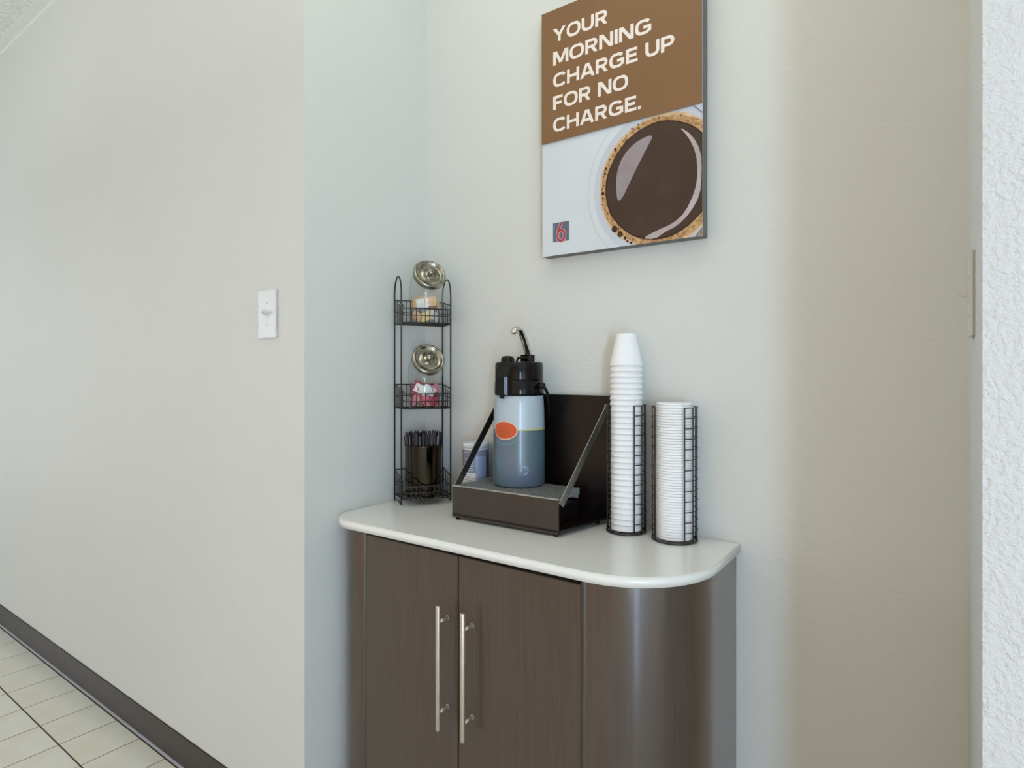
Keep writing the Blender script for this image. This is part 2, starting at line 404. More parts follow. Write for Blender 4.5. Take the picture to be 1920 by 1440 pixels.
def door(x0, x1, hx, nm):
    d = MB().box((x0 - CX, CYF - 1.21, 0.13), (x1 - CX, CYF + 0.0195 - 1.21, ZU - 0.0105)).build('door', M['wood_door'], cab, bevel=0.0012)
    h = MB()
    yb_ = CYF - 0.033 - 1.21; hx -= CX
    h.tube([(hx, yb_, 0.493), (hx, yb_, 0.496), (hx, yb_, 0.772), (hx, yb_, 0.775)], 0.0058, 12, radii=[0.0052, 0.0058, 0.0058, 0.0052])
    for z in (0.533, 0.737):
        h.tube([(hx, yb_ + 0.004, z), (hx, CYF - 1.21, z)], 0.0042, 10)
        h.tube([(hx, CYF - 0.0015 - 1.21, z), (hx, CYF - 1.21, z)], 0.0056, 10)
    o = h.build('handle', M['nickel'], d); o['label'] = 'brushed nickel bar handle'
door(dl + 0.0012, dm - 0.0011, -0.9197, 'l')
door(dm + 0.0011, dr - 0.0012, -0.8468, 'r')

ct = [(p[0], p[1]) for p in arc(XL + 0.0006 + 0.084, 1.010 + 0.084, 0.084, 180, 270, 20)] + arc(-0.365 - 0.2, 1.022 + 0.2, 0.2, -90, 0, 26) + [(-0.365, Y2 - 0.0006), (XL + 0.0006, Y2 - 0.0006)]
top = MB().prism([(x - CX, y - 1.21) for x, y in ct], ZU, ZT).build('countertop', M['counter'], None, bevel=0.0016, seg=2)
for p in top.data.polygons: p.use_smooth = abs(p.normal.z) < 0.97
top.location = (CX, 1.21, 0)
tag(top, 'pale grey worktop with rounded front corners on the dark cabinet', 'countertop')

# ------------------------------------------------------------------ poster
YP = 1.360; PX0, PX1, PZ0, PZ1 = -0.8736, -0.4390, 1.6126, 2.2660; ZB = 1.915
pcx = (PX0 + PX1) / 2
po = thing('poster', (pcx, Y2, PZ0), 'brown and white framed coffee poster hanging on the alcove wall', 'poster')
T = lambda x, z: (x - pcx, z - PZ0)
MB().box((PX0 - pcx, YP + 0.0006 - Y2, 0), (PX1 - pcx, -0.0005, PZ1 - PZ0)).build('frame', M['p_frame'], po, bevel=0.0015)
def flat(name, pts, layer, m, parent, thick=0.0004):
    """flat print: polygon in the x-z plane of the poster, a hair thick"""
    y = YP - Y2 - layer * 0.00035
    q = [T(*p) for p in pts]; n = len(q)
    a = sum(q[i][0] * q[(i + 1) % n][1] - q[(i + 1) % n][0] * q[i][1] for i in range(n))
    if a < 0: q = q[::-1]
    mb = MB(); mb.add([(x, y, z) for x, z in q], [tuple(range(n))])
    me = mb.mesh(name, m); 
    return link(name, me, parent)
def clip(pts, x0, x1, z0, z1):
    def half(ps, f, inter):
        o = []
        for i in range(len(ps)):
            a, b = ps[i - 1], ps[i]
            fa, fb = f(a), f(b)
            if fb >= 0:
                if fa < 0: o.append(inter(a, b, fa, fb))
                o.append(b)
            elif fa >= 0: o.append(inter(a, b, fa, fb))
        return o
    it = lambda a, b, fa, fb: (a[0] + (b[0] - a[0]) * fa / (fa - fb), a[1] + (b[1] - a[1]) * fa / (fa - fb))
    for f in (lambda p: p[0] - x0, lambda p: x1 - p[0], lambda p: p[1] - z0, lambda p: z1 - p[1]):
        pts = half(pts, f, it)
    return pts
def ell(cx, cz, rx, rz, n=72, wob=0.0, k=5, rot=0):
    return [(cx + rx * (1 + wob * math.sin(k * a + 1.3) + wob * .6 * math.sin(2.3 * k * a)) * math.cos(a + rot),
             cz + rz * (1 + wob * math.sin(k * a + 1.3) + wob * .6 * math.sin(2.3 * k * a)) * math.sin(a + rot)) for a in [2 * PI * i / n for i in range(n)]]
sheet = MB().add([(PX0 - pcx + .0002, YP - Y2 + .0001, 0.0002), (PX1 - pcx - .0002, YP - Y2 + .0001, 0.0002), (PX1 - pcx - .0002, YP - Y2 + .0001, PZ1 - PZ0 - .0002), (PX0 - pcx + .0002, YP - Y2 + .0001, PZ1 - PZ0 - .0002)], [(0, 1, 2, 3)]).build('print_sheet', M['p_white'], po)
sheet['label'] = 'white printed poster face'
cl = (PX0 + .0003, PX1 - .0003, PZ0 + .0003, ZB)
flat('saucer_print', clip(ell(-0.537, 1.757, 0.198, 0.206), *cl), 1, M['p_ring2'], sheet)
flat('saucer_print', clip(ell(-0.537, 1.757, 0.195, 0.203), *cl), 2, M['p_white'], sheet)
flat('saucer_print', clip(ell(-0.540, 1.757, 0.176, 0.180), *cl), 3, M['p_ring'], sheet)
flat('crema_print', clip(ell(-0.541, 1.757, 0.160, 0.1585, wob=0.006), *cl), 4, M['p_crema_edge'], sheet)
flat('crema_print', clip(ell(-0.541, 1.757, 0.155, 0.153, wob=0.008, k=7), *cl), 5, M['p_crema'], sheet)
flat('coffee_print', clip(ell(-0.545, 1.758, 0.1385, 0.1395, wob=0.006, k=4), *cl), 6, M['p_coffee_edge'], sheet)
flat('coffee_print', clip(ell(-0.5445, 1.758, 0.1345, 0.1360, wob=0.004, k=4), *cl), 7, M['p_coffee'], sheet)
def smooth_poly(pts, it=2):
    for _ in range(it):
        q = []
        for i in range(len(pts)):
            a, b = pts[i], pts[(i + 1) % len(pts)]
            q += [(a[0] * .75 + b[0] * .25, a[1] * .75 + b[1] * .25), (a[0] * .25 + b[0] * .75, a[1] * .25 + b[1] * .75)]
        pts = q
    return pts
flat('shine_print', smooth_poly([(-.648, 1.7117), (-.6555, 1.7625), (-.650, 1.8111), (-.6271, 1.8452), (-.5949, 1.8653), (-.553, 1.8722), (-.5749, 1.8393), (-.6065, 1.7865)]), 8, M['p_shine'], sheet)
hl2 = smooth_poly([(-.4952, 1.8749), (-.4637, 1.8483), (-.4420, 1.8049), (-.4405, 1.7537), (-.4451, 1.7039), (-.4689, 1.6673), (-.4978, 1.6432), (-.5303, 1.6321), (-.5524, 1.6192), (-.5864, 1.6249), (-.5468, 1.6397), (-.5085, 1.65), (-.4793, 1.6715), (-.4564, 1.7159), (-.4491, 1.7598), (-.4548, 1.8071), (-.4719, 1.845)], 1)
flat('shine_print', clip(hl2, *cl), 8, M['p_shine2'], sheet)
rd = random.Random(3)
dots = [(-.6585, 1.658, .0075), (-.6435, 1.6434, .0068), (-.63, 1.632, .0036), (-.6235, 1.6235, .0028), (-.6138, 1.6185, .003), (-.6908, 1.7523, .0042), (-.6846, 1.8002, .003), (-.6821, 1.8137, .0028), (-.6723, 1.8341, .0022), (-.6564, 1.8557, .003), (-.6118, 1.8969, .0022), (-.5949, 1.9026, .002)]
for _ in range(46):
    a = R(rd.uniform(55, 290)); r_ = rd.uniform(.1415, .155)
    dots.append((-.542 + r_ * math.cos(a), 1.757 + r_ * math.sin(a), rd.uniform(.0006, .0018)))
for x, z, r_ in dots:
    if PX0 < x - r_ and x + r_ < PX1 - .001 and PZ0 + .001 < z - r_ and z + r_ < ZB - .001:
        flat('bubble_print', ell(x, z, r_, r_ * 1.1, 14), 9, M['p_coffee_edge'], sheet)
        if r_ > .006: flat('bubble_print', ell(x + .001, z - .001, r_ * .6, r_ * .6, 14), 10, M['p_coffee'], sheet)
flat('corner_print', [(-.4600, 1.9148), (-.4393, 1.9148), (-.4393, 1.8935)], 5.5, M['p_ring'], sheet)
flat('corner_print', [(-.4610, 1.9148), (-.4585, 1.9148), (-.4393, 1.8945), (-.4393, 1.8920)], 10, M['p_blueline'], sheet)
flat('corner_print', [(-.4560, 1.6135), (-.4393, 1.6135), (-.4393, 1.6330), (-.4410, 1.6300)], 10, M['p_blueline'], sheet)
flat('corner_print', [(-.4500, 1.6135), (-.4393, 1.6135), (-.4393, 1.6260)], 11, M['p_crema'], sheet)
flat('brown_band', [(PX0 + .0002, ZB), (PX1 - .0002, ZB), (PX1 - .0002, PZ1 - .0002), (PX0 + .0002, PZ1 - .0002)], 12, M['p_brown'], sheet)['label'] = 'brown upper band'

TK = 0.205
def sup(cx, cy, rx, ry, a0, a1, n=26, e=2.5):
    o = []
    for i in range(n + 1):
        a = R(a0 + (a1 - a0) * i / n); c_, s_ = math.cos(a), math.sin(a)
        o.append((cx + rx * math.copysign(abs(c_) ** (2 / e), c_), cy + ry * math.copysign(abs(s_) ** (2 / e), s_)))
    return o
GL = {
 'Y': (.94, [[(.03, 1.12), (.47, .45)], [(.91, 1.12), (.47, .45)], [(.47, .5), (.47, -.1)]]),
 'O': (1.02, [sup(.51, .5, .41, .415, 0, 360, 48)]),
 'U': (.88, [[(.105, 1.1)] + sup(.44, .40, .335, .31, 180, 360, 20, 2.3) + [(.775, 1.1)]]),
 'R': (.86, [[(.105, -.1), (.105, 1.1)], [(.1, .9), (.48, .9)] + sup(.48, .68, .24, .22, 90, -90, 14, 2.2) + [(.1, .46)], [(.42, .5), (.80, -.12)]]),
 'M': (1.10, [[(.1, -.1), (.1, 1.1)], [(1.0, -.1), (1.0, 1.1)], [(.09, 1.15), (.55, .12)], [(1.01, 1.15), (.55, .12)]]),
 'N': (.92, [[(.1, -.1), (.1, 1.1)], [(.82, -.1), (.82, 1.1)], [(.06, 1.12), (.86, -.12)]]),
 'I': (.21, [[(.105, -.1), (.105, 1.1)]]),
 'G': (1.02, [sup(.51, .5, .41, .415, 38, 335, 40), [(.52, .47), (.98, .47)], [(.89, .53), (.89, .12)]]),
 'C': (.96, [sup(.51, .5, .41, .415, 36, 324, 40)]),
 'H': (.90, [[(.1, -.1), (.1, 1.1)], [(.8, -.1), (.8, 1.1)], [(.1, .5), (.8, .5)]]),
 'A': (1.0, [[(.05, -.12), (.52, 1.15)], [(.95, -.12), (.48, 1.15)], [(.2, .28), (.8, .28)]]),
 'E': (.76, [[(.1, -.1), (.1, 1.1)], [(.05, .9), (.74, .9)], [(.05, .5), (.68, .5)], [(.05, .1), (.76, .1)]]),
 'P': (.82, [[(.105, -.1), (.105, 1.1)], [(.1, .9), (.46, .9)] + sup(.46, .655, .25, .245, 90, -90, 14, 2.2) + [(.1, .41)]]),
 'F': (.72, [[(.1, -.1), (.1, 1.1)], [(.05, .9), (.72, .9)], [(.05, .47), (.64, .47)]]),
 '.': (.22, [[(.11, -.05), (.11, .215)]]),
}
def glyph_polys(ch, x):
    out_ = []
    for si, st_ in enumerate(GL[ch][1]):
        n = len(st_); A, B = [], []
        for i in range(n):
            closed_ = math.hypot(st_[0][0] - st_[-1][0], st_[0][1] - st_[-1][1]) < 1e-6
            a = st_[i - 1] if i else (st_[-2] if closed_ else st_[0]); b_ = st_[i + 1] if i < n - 1 else (st_[1] if closed_ else st_[-1])
            dx, dy = b_[0] - a[0], b_[1] - a[1]; l = math.hypot(dx, dy) or 1
            nx, ny = -dy / l * TK / 2, dx / l * TK / 2
            A.append((st_[i][0] + nx, st_[i][1] + ny)); B.append((st_[i][0] - nx, st_[i][1] - ny))
        for i in range(n - 1):
            p_ = clip([A[i], B[i], B[i + 1], A[i + 1]], -9, 9, (.0 if ch != 'O' else -.02), 1 if ch != '.' else .215)
            if len(p_) > 2: out_.append((si * .00009, [(q_[0] + x, q_[1]) for q_ in p_]))
    return out_
def line(s, x0, x1, zb, cap, layer, m, parent):
    x = 0; words = [[]]
    for ch in s:
        if ch == ' ': x += .40; words.append([]); continue
        words[-1].append((ch, x)); x += GL[ch][0] + .085
    W_ = x - .085; y = YP - Y2 - layer * 0.00035
    for wd in words:
        mb = MB()
        for ch, xx in wd:
            for yo, p_ in glyph_polys(ch, xx):
                mb.add([T(x0 + q_[0] / W_ * (x1 - x0), zb + q_[1] * cap)[0:1] + (y - yo,) + T(0, zb + q_[1] * cap)[1:2] for q_ in p_], [tuple(range(len(p_)))])
        o = link('lettering', mb.mesh('lettering', m), parent)
        o['label'] = 'white lettering reading ' + ''.join(c_ for c_, _ in wd)
for s, x1, zb in (('YOUR', -.6768, 2.1775), ('MORNING', -.5600, 2.1166), ('CHARGE UP', -.5040, 2.0575), ('FOR NO', -.6210, 1.9985), ('CHARGE.', -.5870, 1.9390)):
    line(s, -.8365, x1, zb, .0362, 13, M['p_text'], sheet)
lg = flat('logo', [(-.8397, 1.6480), (-.7905, 1.6480), (-.7905, 1.6990), (-.8397, 1.6990)], 1, M['p_blue'], sheet)
lg['label'] = 'small blue square emblem with a red number 6'
def stroke(pts, w_, layer, m, name):
    """ribbon following pts"""
    A, B = [], []
    for i, p in enumerate(pts):
        a = pts[max(i - 1, 0)]; b_ = pts[min(i + 1, len(pts) - 1)]
        dx, dz = b_[0] - a[0], b_[1] - a[1]; l = math.hypot(dx, dz) or 1
        nx, nz = -dz / l * w_ / 2, dx / l * w_ / 2
        A.append(T(p[0] + nx, p[1] + nz)); B.append(T(p[0] - nx, p[1] - nz))
    y = YP - Y2 - layer * 0.00035; n = len(pts)
    mb = MB(); mb.add([(x, y, z) for x, z in A + B], [(i, n + i, n + i + 1, i + 1) for i in range(n - 1)])
    return link(name, mb.mesh(name, m), sheet)
lx, lz = -.8145, 1.6655
six = [(lx + .0005, lz + .031), (lx - .004, lz + .022), (lx - .0095, lz + .010), (lx - .0115, lz - .002), (lx - .0085, lz - .013), (lx, lz - .0165), (lx + .0085, lz - .013), (lx + .0115, lz - .002), (lx + .009, lz + .008), (lx, lz + .0125), (lx - .006, lz + .009)]
def dense(p, it=2):
    for _ in range(it):
        q = [p[0]]
        for a, b_ in zip(p, p[1:]): q += [(a[0] * .75 + b_[0] * .25, a[1] * .75 + b_[1] * .25), (a[0] * .25 + b_[0] * .75, a[1] * .25 + b_[1] * .75)]
        p = q + [p[-1]]
    return p
stroke(dense(six), .0095, 2, M['p_pink'], 'logo_outline')
stroke(dense(six), .0062, 3, M['p_red'], 'logo_number')
stroke([(-.8368, 1.694), (-.8352, 1.6935), (-.8352, 1.678)], .0014, 3, M['p_pink'], 'logo_outline')

# ------------------------------------------------------------------ switches
def switch(loc, rz, label):
    """local -y is the room side, origin at the plate centre on the wall"""
    s = thing('light_switch', loc, label, 'light switch', rz)
    MB().box((-.0435, -.006, -.0665), (.0435, -.0002, .0665)).build('plate', M['plate'], s, bevel=0.0025)
    MB().box((-.0065, -.0075, -.0125), (.0065, -.0055, .0125)).build('collar', M['plate'], s)
    tm = Matrix.Rotation(R(-28), 3, 'X')
    MB().obox((0, -.013, .003), (.0085, .017, .0095), tm).build('toggle', M['plate'], s, bevel=0.0012)
    for z in (.03, -.03):
        MB().tube([(0, -.0058, z), (0, -.0070, z)], .0026, 10).build('screw', M['plate'], s)
    return s
switch((-1.5015, Y1, 1.4615), 0, 'white toggle light switch on the wide left wall')
switch((XR, 1.175, 1.421), R(-90), 'white toggle light switch seen edge-on at the right side of the alcove')

# ------------------------------------------------------------------ wire rack in the corner
RC = (-1.2645, 1.303); RZ = R(60.9)     # local x = width (towards the back wall), local -y = front
rack = thing('wire_rack', (RC[0], RC[1], ZT), 'tall black wire rack with three baskets in the alcove corner', 'rack', RZ)
HW, HD = 0.0755, 0.0385
for sx in (-1, 1):
    pts = [(sx * HW, -HD, 0.004)]
    pts += [(sx * HW, -HD, 0.60)]
    pts += [(sx * HW, -HD * math.cos(R(a)), 0.615 + 0.055 * math.sin(R(a))) for a in range(0, 181, 15)]
    pts += [(sx * HW, HD, 0.60), (sx * HW, HD, 0.004)]
    m_ = MB().tube(pts, 0.0024, 7)
    m_.tube([(sx * HW, -HD, 0.004), (sx * HW, -HD - .000, 0.0021), (sx * HW, 0, 0.010), (sx * HW, HD, 0.0021)], 0.0018, 6)
    m_.build('side_hoop', M['black_wire'], rack)
def basket(zb, zf, zk):
    """zb bottom, zf front rim, zk back rim (heights above the worktop)"""
    m_ = MB(); r_ = 0.0014
    F = -0.071; W = 0.066; Bk = HD - .003; Wb = HW - .001
    def loop(zf_, zk_, r__):
        c = 0.016
        pts = [(-Wb, Bk, zk_), (-Wb, -HD, zk_ + (zf_ - zk_) * .5), (-W - .004, F + c, zf_), (-W + c * .4, F + c * .25, zf_), (-W + c, F, zf_), (W - c, F, zf_), (W - c * .4, F + c * .25, zf_), (W + .004, F + c, zf_), (Wb, -HD, zk_ + (zf_ - zk_) * .5), (Wb, Bk, zk_)]
        m_.tube(pts, r__, 6, closed=True)
    loop(zf, zk, 0.0017); loop((zf + zb) / 2, (zk + zb) / 2, r_); loop(zb, zb, 0.0017)
    n = 9
    for i in range(n):
        x = -W + 0.012 + (2 * W - 0.024) * i / (n - 1)
        m_.tube([(x, F - .0005, zf), (x, F - .0005, zb), (x, Bk, zb), (x, Bk + .001, zk)], r_, 5)
    for i in range(5):
        f = (i + .6) / 5.4; y = Bk + (F + .014 - Bk) * f
        zt = zk + (zf - zk) * f
        xw = Wb if y > -HD else Wb - (Wb - W) * min(1, (-HD - y) / .03)
        for sx in (-1, 1):
            m_.tube([(sx * xw, y, zt), (sx * xw, y, zb)], r_, 5)
        m_.tube([(-xw, y, zb), (xw, y, zb)], r_, 5)
    return m_.build('basket', M['black_wire'], rack)
basket(0.530, 0.5707, 0.603)
basket(0.281, 0.324, 0.350)
basket(0.020, 0.0565, 0.094)

def local(x, y, z):      # rack local -> world
    c, s = math.cos(RZ), math.sin(RZ)
    return (RC[0] + c * x - s * y, RC[1] + s * x + c * y, ZT + z)
def jar(loc, label):
    j = thing('glass_jar', loc, label, 'jar', RZ)
    # rings of the body lean towards the slanted mouth; local -y is the front
    spec = [(0, .003, 0, .040), (0, 0, 0, .047), (0, .006, 0, .0505), (0, .05, 0, .051), (0, .083, 0, .051), (.003, .099, 16, .0515),
            (.010, .116, 36, .0505), (.020, .131, 54, .0465), (.024, .134, 60, .0425), (.033, .139, 60, .0425)]
    rg = []
    for f, z, t, r_ in spec:
        t = R(t); ring = []
        for q in range(36):
            a = 2 * PI * q / 36
            u, v = r_ * math.cos(a), r_ * math.sin(a)     # v axis = forward(-y)
            ring.append((u, -(f + v * math.cos(t)), z - v * math.sin(t)))
        rg.append(ring)
    mb = MB(); mb.rings([r_[::-1] for r_ in rg], cap=True)
    mb.build('body', M['glass'], j)
    t = R(62); n = Vector((0, -math.sin(t), math.cos(t)))
    mt = n.to_track_quat('Z', 'Y').to_matrix()
    c = Vector((0, -.033, .140))
    prof = [(.0435, -.006), (.0478, -.006), (.0490, -.003), (.0490, .006), (.0472, .0095), (.0430, .0105), (.0405, .0090), (.0385, .0045), (.0300, .0035), (.0160, .0032), (.0150, .0055), (.0120, .0070), (.0, .0072)]
    lid = MB().lathe(prof, 40, c, mt).build('lid', M['lid_metal'], j)
    MB().lathe([(.0060, .006), (.0050, .012), (.0088, .016), (.0100, .020), (.0085, .024), (0, .0255)], 20, c, mt).build('knob', M['lid_metal'], lid)
    return j
JX, JY = 0.006, -0.014
j1 = jar(local(JX, JY, .5318), 'slanted glass candy jar with metal lid on the top tier of the rack')
j2 = jar(local(JX - .004, JY, .2828), 'slanted glass candy jar with metal lid on the middle tier of the rack')
def packets(base, n, mats, names, hmax, seed, group, where):
    rr = random.Random(seed)
    for i in range(n):
        mi = rr.choice(range(len(mats)))
        lvl = i / n
        sx, sz = .036, .026
        if i < 16:      # standing round the glass, two tiers
            tier = i // 8
            a = 2 * PI * (i % 8 + .5 * tier) / 8 + rr.uniform(-.15, .15); rad = rr.uniform(.033, .038)
            c = Vector((rad * math.cos(a), rad * math.sin(a), .019 + tier * (hmax - .020) + rr.uniform(-.002, .006)))
            tilt = Matrix.Rotation(a + PI / 2, 3, 'Z') @ Matrix.Rotation(R(rr.uniform(-35, 35)), 3, 'Y') @ Matrix.Rotation(R(rr.uniform(-12, 12)), 3, 'X')
        else:
            a = rr.uniform(0, 2 * PI); rad = rr.uniform(.002, .016)
            c = Vector((rad * math.cos(a), rad * math.sin(a), .020 + (i - 16) / 10 * hmax))
            tilt = Matrix.Rotation(rr.uniform(0, 2 * PI), 3, 'Z') @ Matrix.Rotation(R(rr.uniform(-35, 35)), 3, 'Y') @ Matrix.Rotation(R(rr.uniform(-10, 85)), 3, 'X')
        m_ = MB()
        nx, nz = 5, 3; vs = []
        for s_ in (1, -1):
            for iz in range(nz):
                for ix in range(nx):
                    x = (ix / (nx - 1) - .5) * sx; z = (iz / (nz - 1) - .5) * sz
                    th = .0018 * (1 - abs(ix - 2) / 2) * (1 - abs(iz - 1)) + .0003
                    vs.append(tilt @ Vector((x, s_ * th + .0012 * math.sin(x * 90 + i), z)))
        fs = []
        for k_ in range(2):
            o = k_ * nx * nz
            for iz in range(nz - 1):
                for ix in range(nx - 1):
                    q = (o + iz * nx + ix, o + iz * nx + ix + 1, o + (iz + 1) * nx + ix + 1, o + (iz + 1) * nx + ix)
                    fs.append(q if k_ == 1 else q[::-1])
        m_.add(vs, fs)
        o = m_.build('sweetener_packet', M[mats[mi]])
        o.location = (base[0] + c.x * 0, base[1], base[2])
        o.location = Vector(base) + c
        tag(o, '%s sweetener packet lying in the %s glass jar of the rack' % (names[mi], where), 'packet', group + ', ' + names[mi])
packets(local(JX, JY, .5318), 26, ['pk_peach', 'pk_yellow', 'pk_white'], ['peach', 'pale yellow', 'white'], .058, 5, 'packets in the top jar', 'top')
packets(local(JX - .004, JY, .2828), 26, ['pk_pink', 'pk_red', 'pk_white'], ['pink', 'red', 'white'], .052, 9, 'packets in the middle jar', 'middle')

# canister with stirrers in the bottom basket
cb = local(-0.001, -0.0125, 0.0215)
can = thing('stirrer_holder', cb, 'polished dark metal canister in the bottom tier of the rack', 'canister', RZ)
MB().lathe([(0, 0), (.0540, 0), (.0555, .002), (.0555, .147), (.0563, .149), (.0550, .150), (.0535, .148), (.0535, .004), (0, .004)], 48).build('body', M['dark_chrome'], can)
st = MB(); rs = random.Random(11)
for i in range(430):
    a = rs.uniform(0, 2 * PI); q = math.sqrt(rs.random())
    x, y = .049 * q * math.cos(a), .049 * q * math.sin(a)
    k_ = 1 + rs.uniform(.08, .20)
    z1 = rs.uniform(.172, .190)
    x1, y1 = x * k_ + rs.uniform(-.002, .002), y * k_ + rs.uniform(-.002, .002)
    rr_ = math.hypot(x1, y1)
    if rr_ > .058: x1 *= .058 / rr_; y1 *= .058 / rr_
    dx, dy = x1 - x * .9, y1 - y * .9
    st.obox(((x * .9 + x1) / 2, (y * .9 + y1) / 2, (.0045 + z1) / 2), (.0024, .0010, math.sqrt(dx * dx + dy * dy + (z1 - .0045) ** 2) ), Vector((dx, dy, z1 - .0045)).to_track_quat('Z', 'Y').to_matrix() @ Matrix.Rotation(rs.uniform(0, PI), 3, 'Z'))
so = st.build('coffee_stirrers', M['stir']); so.location = cb; so.rotation_euler = (0, 0, RZ)
tag(so, 'bundle of thin black coffee stirrers standing in the dark metal canister', 'stirrers', kind='stuff')

# ------------------------------------------------------------------ creamer canister behind the stand
cc = (-1.094, 1.346, ZT)
cr = thing('creamer_canister', cc, 'white and blue creamer canister standing between the wire rack and the airpot', 'canister')
MB().lathe([(0, 0), (.036, 0), (.0378, .002), (.0378, .168), (.0365, .170)], 40).build('body', M['can_white'], cr)
lidc = MB().lathe([(.0375, .1705), (.0385, .171), (.0385, .181), (.037, .184), (.033, .1845), (.0325, .182), (0, .182)], 40).build('lid', M['can_white'], cr)
def patch(r_, a0, a1, z0, z1, name, m, parent, n=8, loc=None):
    vs = []
    for i in range(n + 1):
        a = R(a0 + (a1 - a0) * i / n)
        vs += [(r_ * math.cos(a), r_ * math.sin(a), z0), (r_ * math.cos(a), r_ * math.sin(a), z1)]
    mb = MB().add(vs, [(2 * i, 2 * i + 2, 2 * i + 3, 2 * i + 1) for i in range(n)], True)
    return mb.build(name, m, parent)
# direction from canister to the camera is about -51 degrees
V0 = -51
patch(.0380, V0 - 180, V0 + 179, .147, .165, 'label_band', M['can_band'], cr, 48)
patch(.0380, V0 - 95, V0 + 0, .100, .147, 'label_panel', M['can_band'], cr, 16)
patch(.0380, V0 + 0, V0 + 52, .070, .147, 'label_panel', M['can_blue'], cr, 10)
patch(.0380, V0 + 52, V0 + 140, .000, .160, 'label_panel', M['can_navy'], cr, 14)
patch(.0382, V0 - 60, V0 - 2, .062, .0635, 'label_rule', M['can_ink'], cr, 8)
for i, (z, a, b_) in enumerate(((.157, -60, -5), (.139, -58, -20), (.134, -58, -12), (.129, -50, -10), (.124, -58, -18), (.119, -58, -8), (.113, -52, -14), (.107, -58, -10), (.094, -58, -12), (.089, -58, -22), (.084, -50, -6), (.079, -58, -16), (.074, -58, -8), (.068, -58, -24), (.056, -56, -16), (.051, -56, -8), (.046, -50, -14), (.040, -56, -12))):
    patch(.0382, V0 + a, V0 + b_, z, z + .0014, 'label_print', M['can_white'] if z > .1 else M['can_ink'], cr, 5)
patch(.0382, V0 + 30, V0 + 50, .066, .082, 'label_print', M['can_white'], cr, 5)
patch(.0382, V0 + 40, V0 + 54, .035, .074, 'label_print', M['can_navy'], cr, 5)

# ------------------------------------------------------------------ airpot stand
SX, SY = -0.88, 1.27
stand = thing('airpot_stand', (SX, SY, ZT), 'dark metal drip tray stand with slanted side straps under the airpot', 'stand')
q = lambda x, y: (x - SX, y - SY)
FX0, FX1, FY = -1.044, -0.722, 1.186
base = MB().prism([q(FX0, FY), q(FX1, FY + .006), q(-0.690, 1.378), q(-1.030, 1.378)], .012, .016)
base.build('base_plate', M['black_metal'], stand)
fp = MB().prism([q(FX0, FY), q(FX1, FY + .008), q(FX1, FY + .011), q(FX0, FY + .003)], .006, .0865).build('front_panel', M['brown_metal'], stand, bevel=0.0008)
MB().prism([q(FX0 + .012, FY + .0035), q(-.757, FY + .0115), q(-.757, 1.350), q(FX0 + .012, 1.350)], .0165, .057).build('tray_box', M['black_metal'], stand, bevel=.001)
rim = MB()
g0, g1 = (FX0 + .004, FY + .004), (-.7545, 1.352)
rim.box(q(FX0 + .004, FY + .0035) + (.062,), q(FX0 + .009, 1.352) + (.0885,))
rim.box(q(-.758, FY + .012) + (.072,), q(-.7545, 1.352) + (.0885,))
rim.box(q(FX0 + .009, 1.349) + (.062,), q(-.758, 1.352) + (.0885,))
rim.prism([q(FX0, FY - .0008), q(FX1, FY + .0072), q(FX1, FY + .012), q(FX0, FY + .006)], .0870, .0905)
rim.build('grate_rim', M['grate'], stand, bevel=.0006)
for i in range(14):
    y = FY + .016 + i * .0104
    MB().box(q(FX0 + .009, y) + (.083,), q(-.758, y + .0052) + (.0885,)).build('grate_slat', M['grate'], stand)
gx = MB()
for i in range(34):
    x = FX0 + .014 + i * .0082
    gx.box(q(x, FY + .0125) + (.0822,), q(x + .0016, 1.349) + (.0895,))
gx.build('grate_cross_wires', M['grate'], stand)
MB().box(q(-1.038, 1.378) + (.012,), q(-.677, 1.3815) + (.3265,)).build('back_panel', M['black_metal'], stand, bevel=.0008)
def strap(xb, yb_, zb, xt, yt, zt, name='side_strap', w_=.022):
    a, b_ = Vector((xb - SX, yb_ - SY, zb)), Vector((xt - SX, yt - SY, zt))
    d = (b_ - a).normalized(); n_ = Vector((0, d.z, -d.y)).normalized() if True else None
    side = Vector((1, 0, 0)); up = d.cross(side).normalized()
    mt = Matrix((side, up, d)).transposed()
    m_ = MB(); m_.obox((a + b_) / 2, (.003, w_, (b_ - a).length), mt)
    return m_.build(name, M['strap'], stand, bevel=.0005)
strap(FX1 + .0015, FY + .016, .074, -.6850, 1.374, .300)
strap(FX0 - .0018, FY + .012, .074, -1.0300, 1.374, .300)
for x, y in ((-.693, 1.3765), (-1.022, 1.3765)):
    MB().tube([(x - SX, y - SY, .300), (x - SX, y + .002 - SY, .300)], .0035, 12).build('rivet', M['nickel'], stand)
for x, y in ((-1.032, 1.196), (-.733, 1.202), (-.71, 1.365), (-1.02, 1.365)):
    MB().tube([(x - SX, y - SY, 0), (x - SX, y - SY, .012)], .0055, 12).build('foot', M['black_plastic'], stand)

# ------------------------------------------------------------------ airpot
AX, AY, AZ = -0.9100, 1.3020, ZT + .0897
ap = thing('airpot', (AX, AY, AZ), 'blue-grey printed airpot with black pump top standing on the drip tray', 'airpot', R(-5))
b = MB(); b.cur = 0
zs = .149
b.lathe([(0, 0), (.062, 0), (.0665, .002), (.0688, .006), (.0685, .07), (.0680, zs)], 56)
b.cur = 1
b.lathe([(.0680, zs), (.0672, .19), (.0655, .222), (.0635, .236), (.0600, .2395), (0, .2395)], 56)
b.build('body', [M['sleeve_lo'], M['sleeve_hi']], ap)
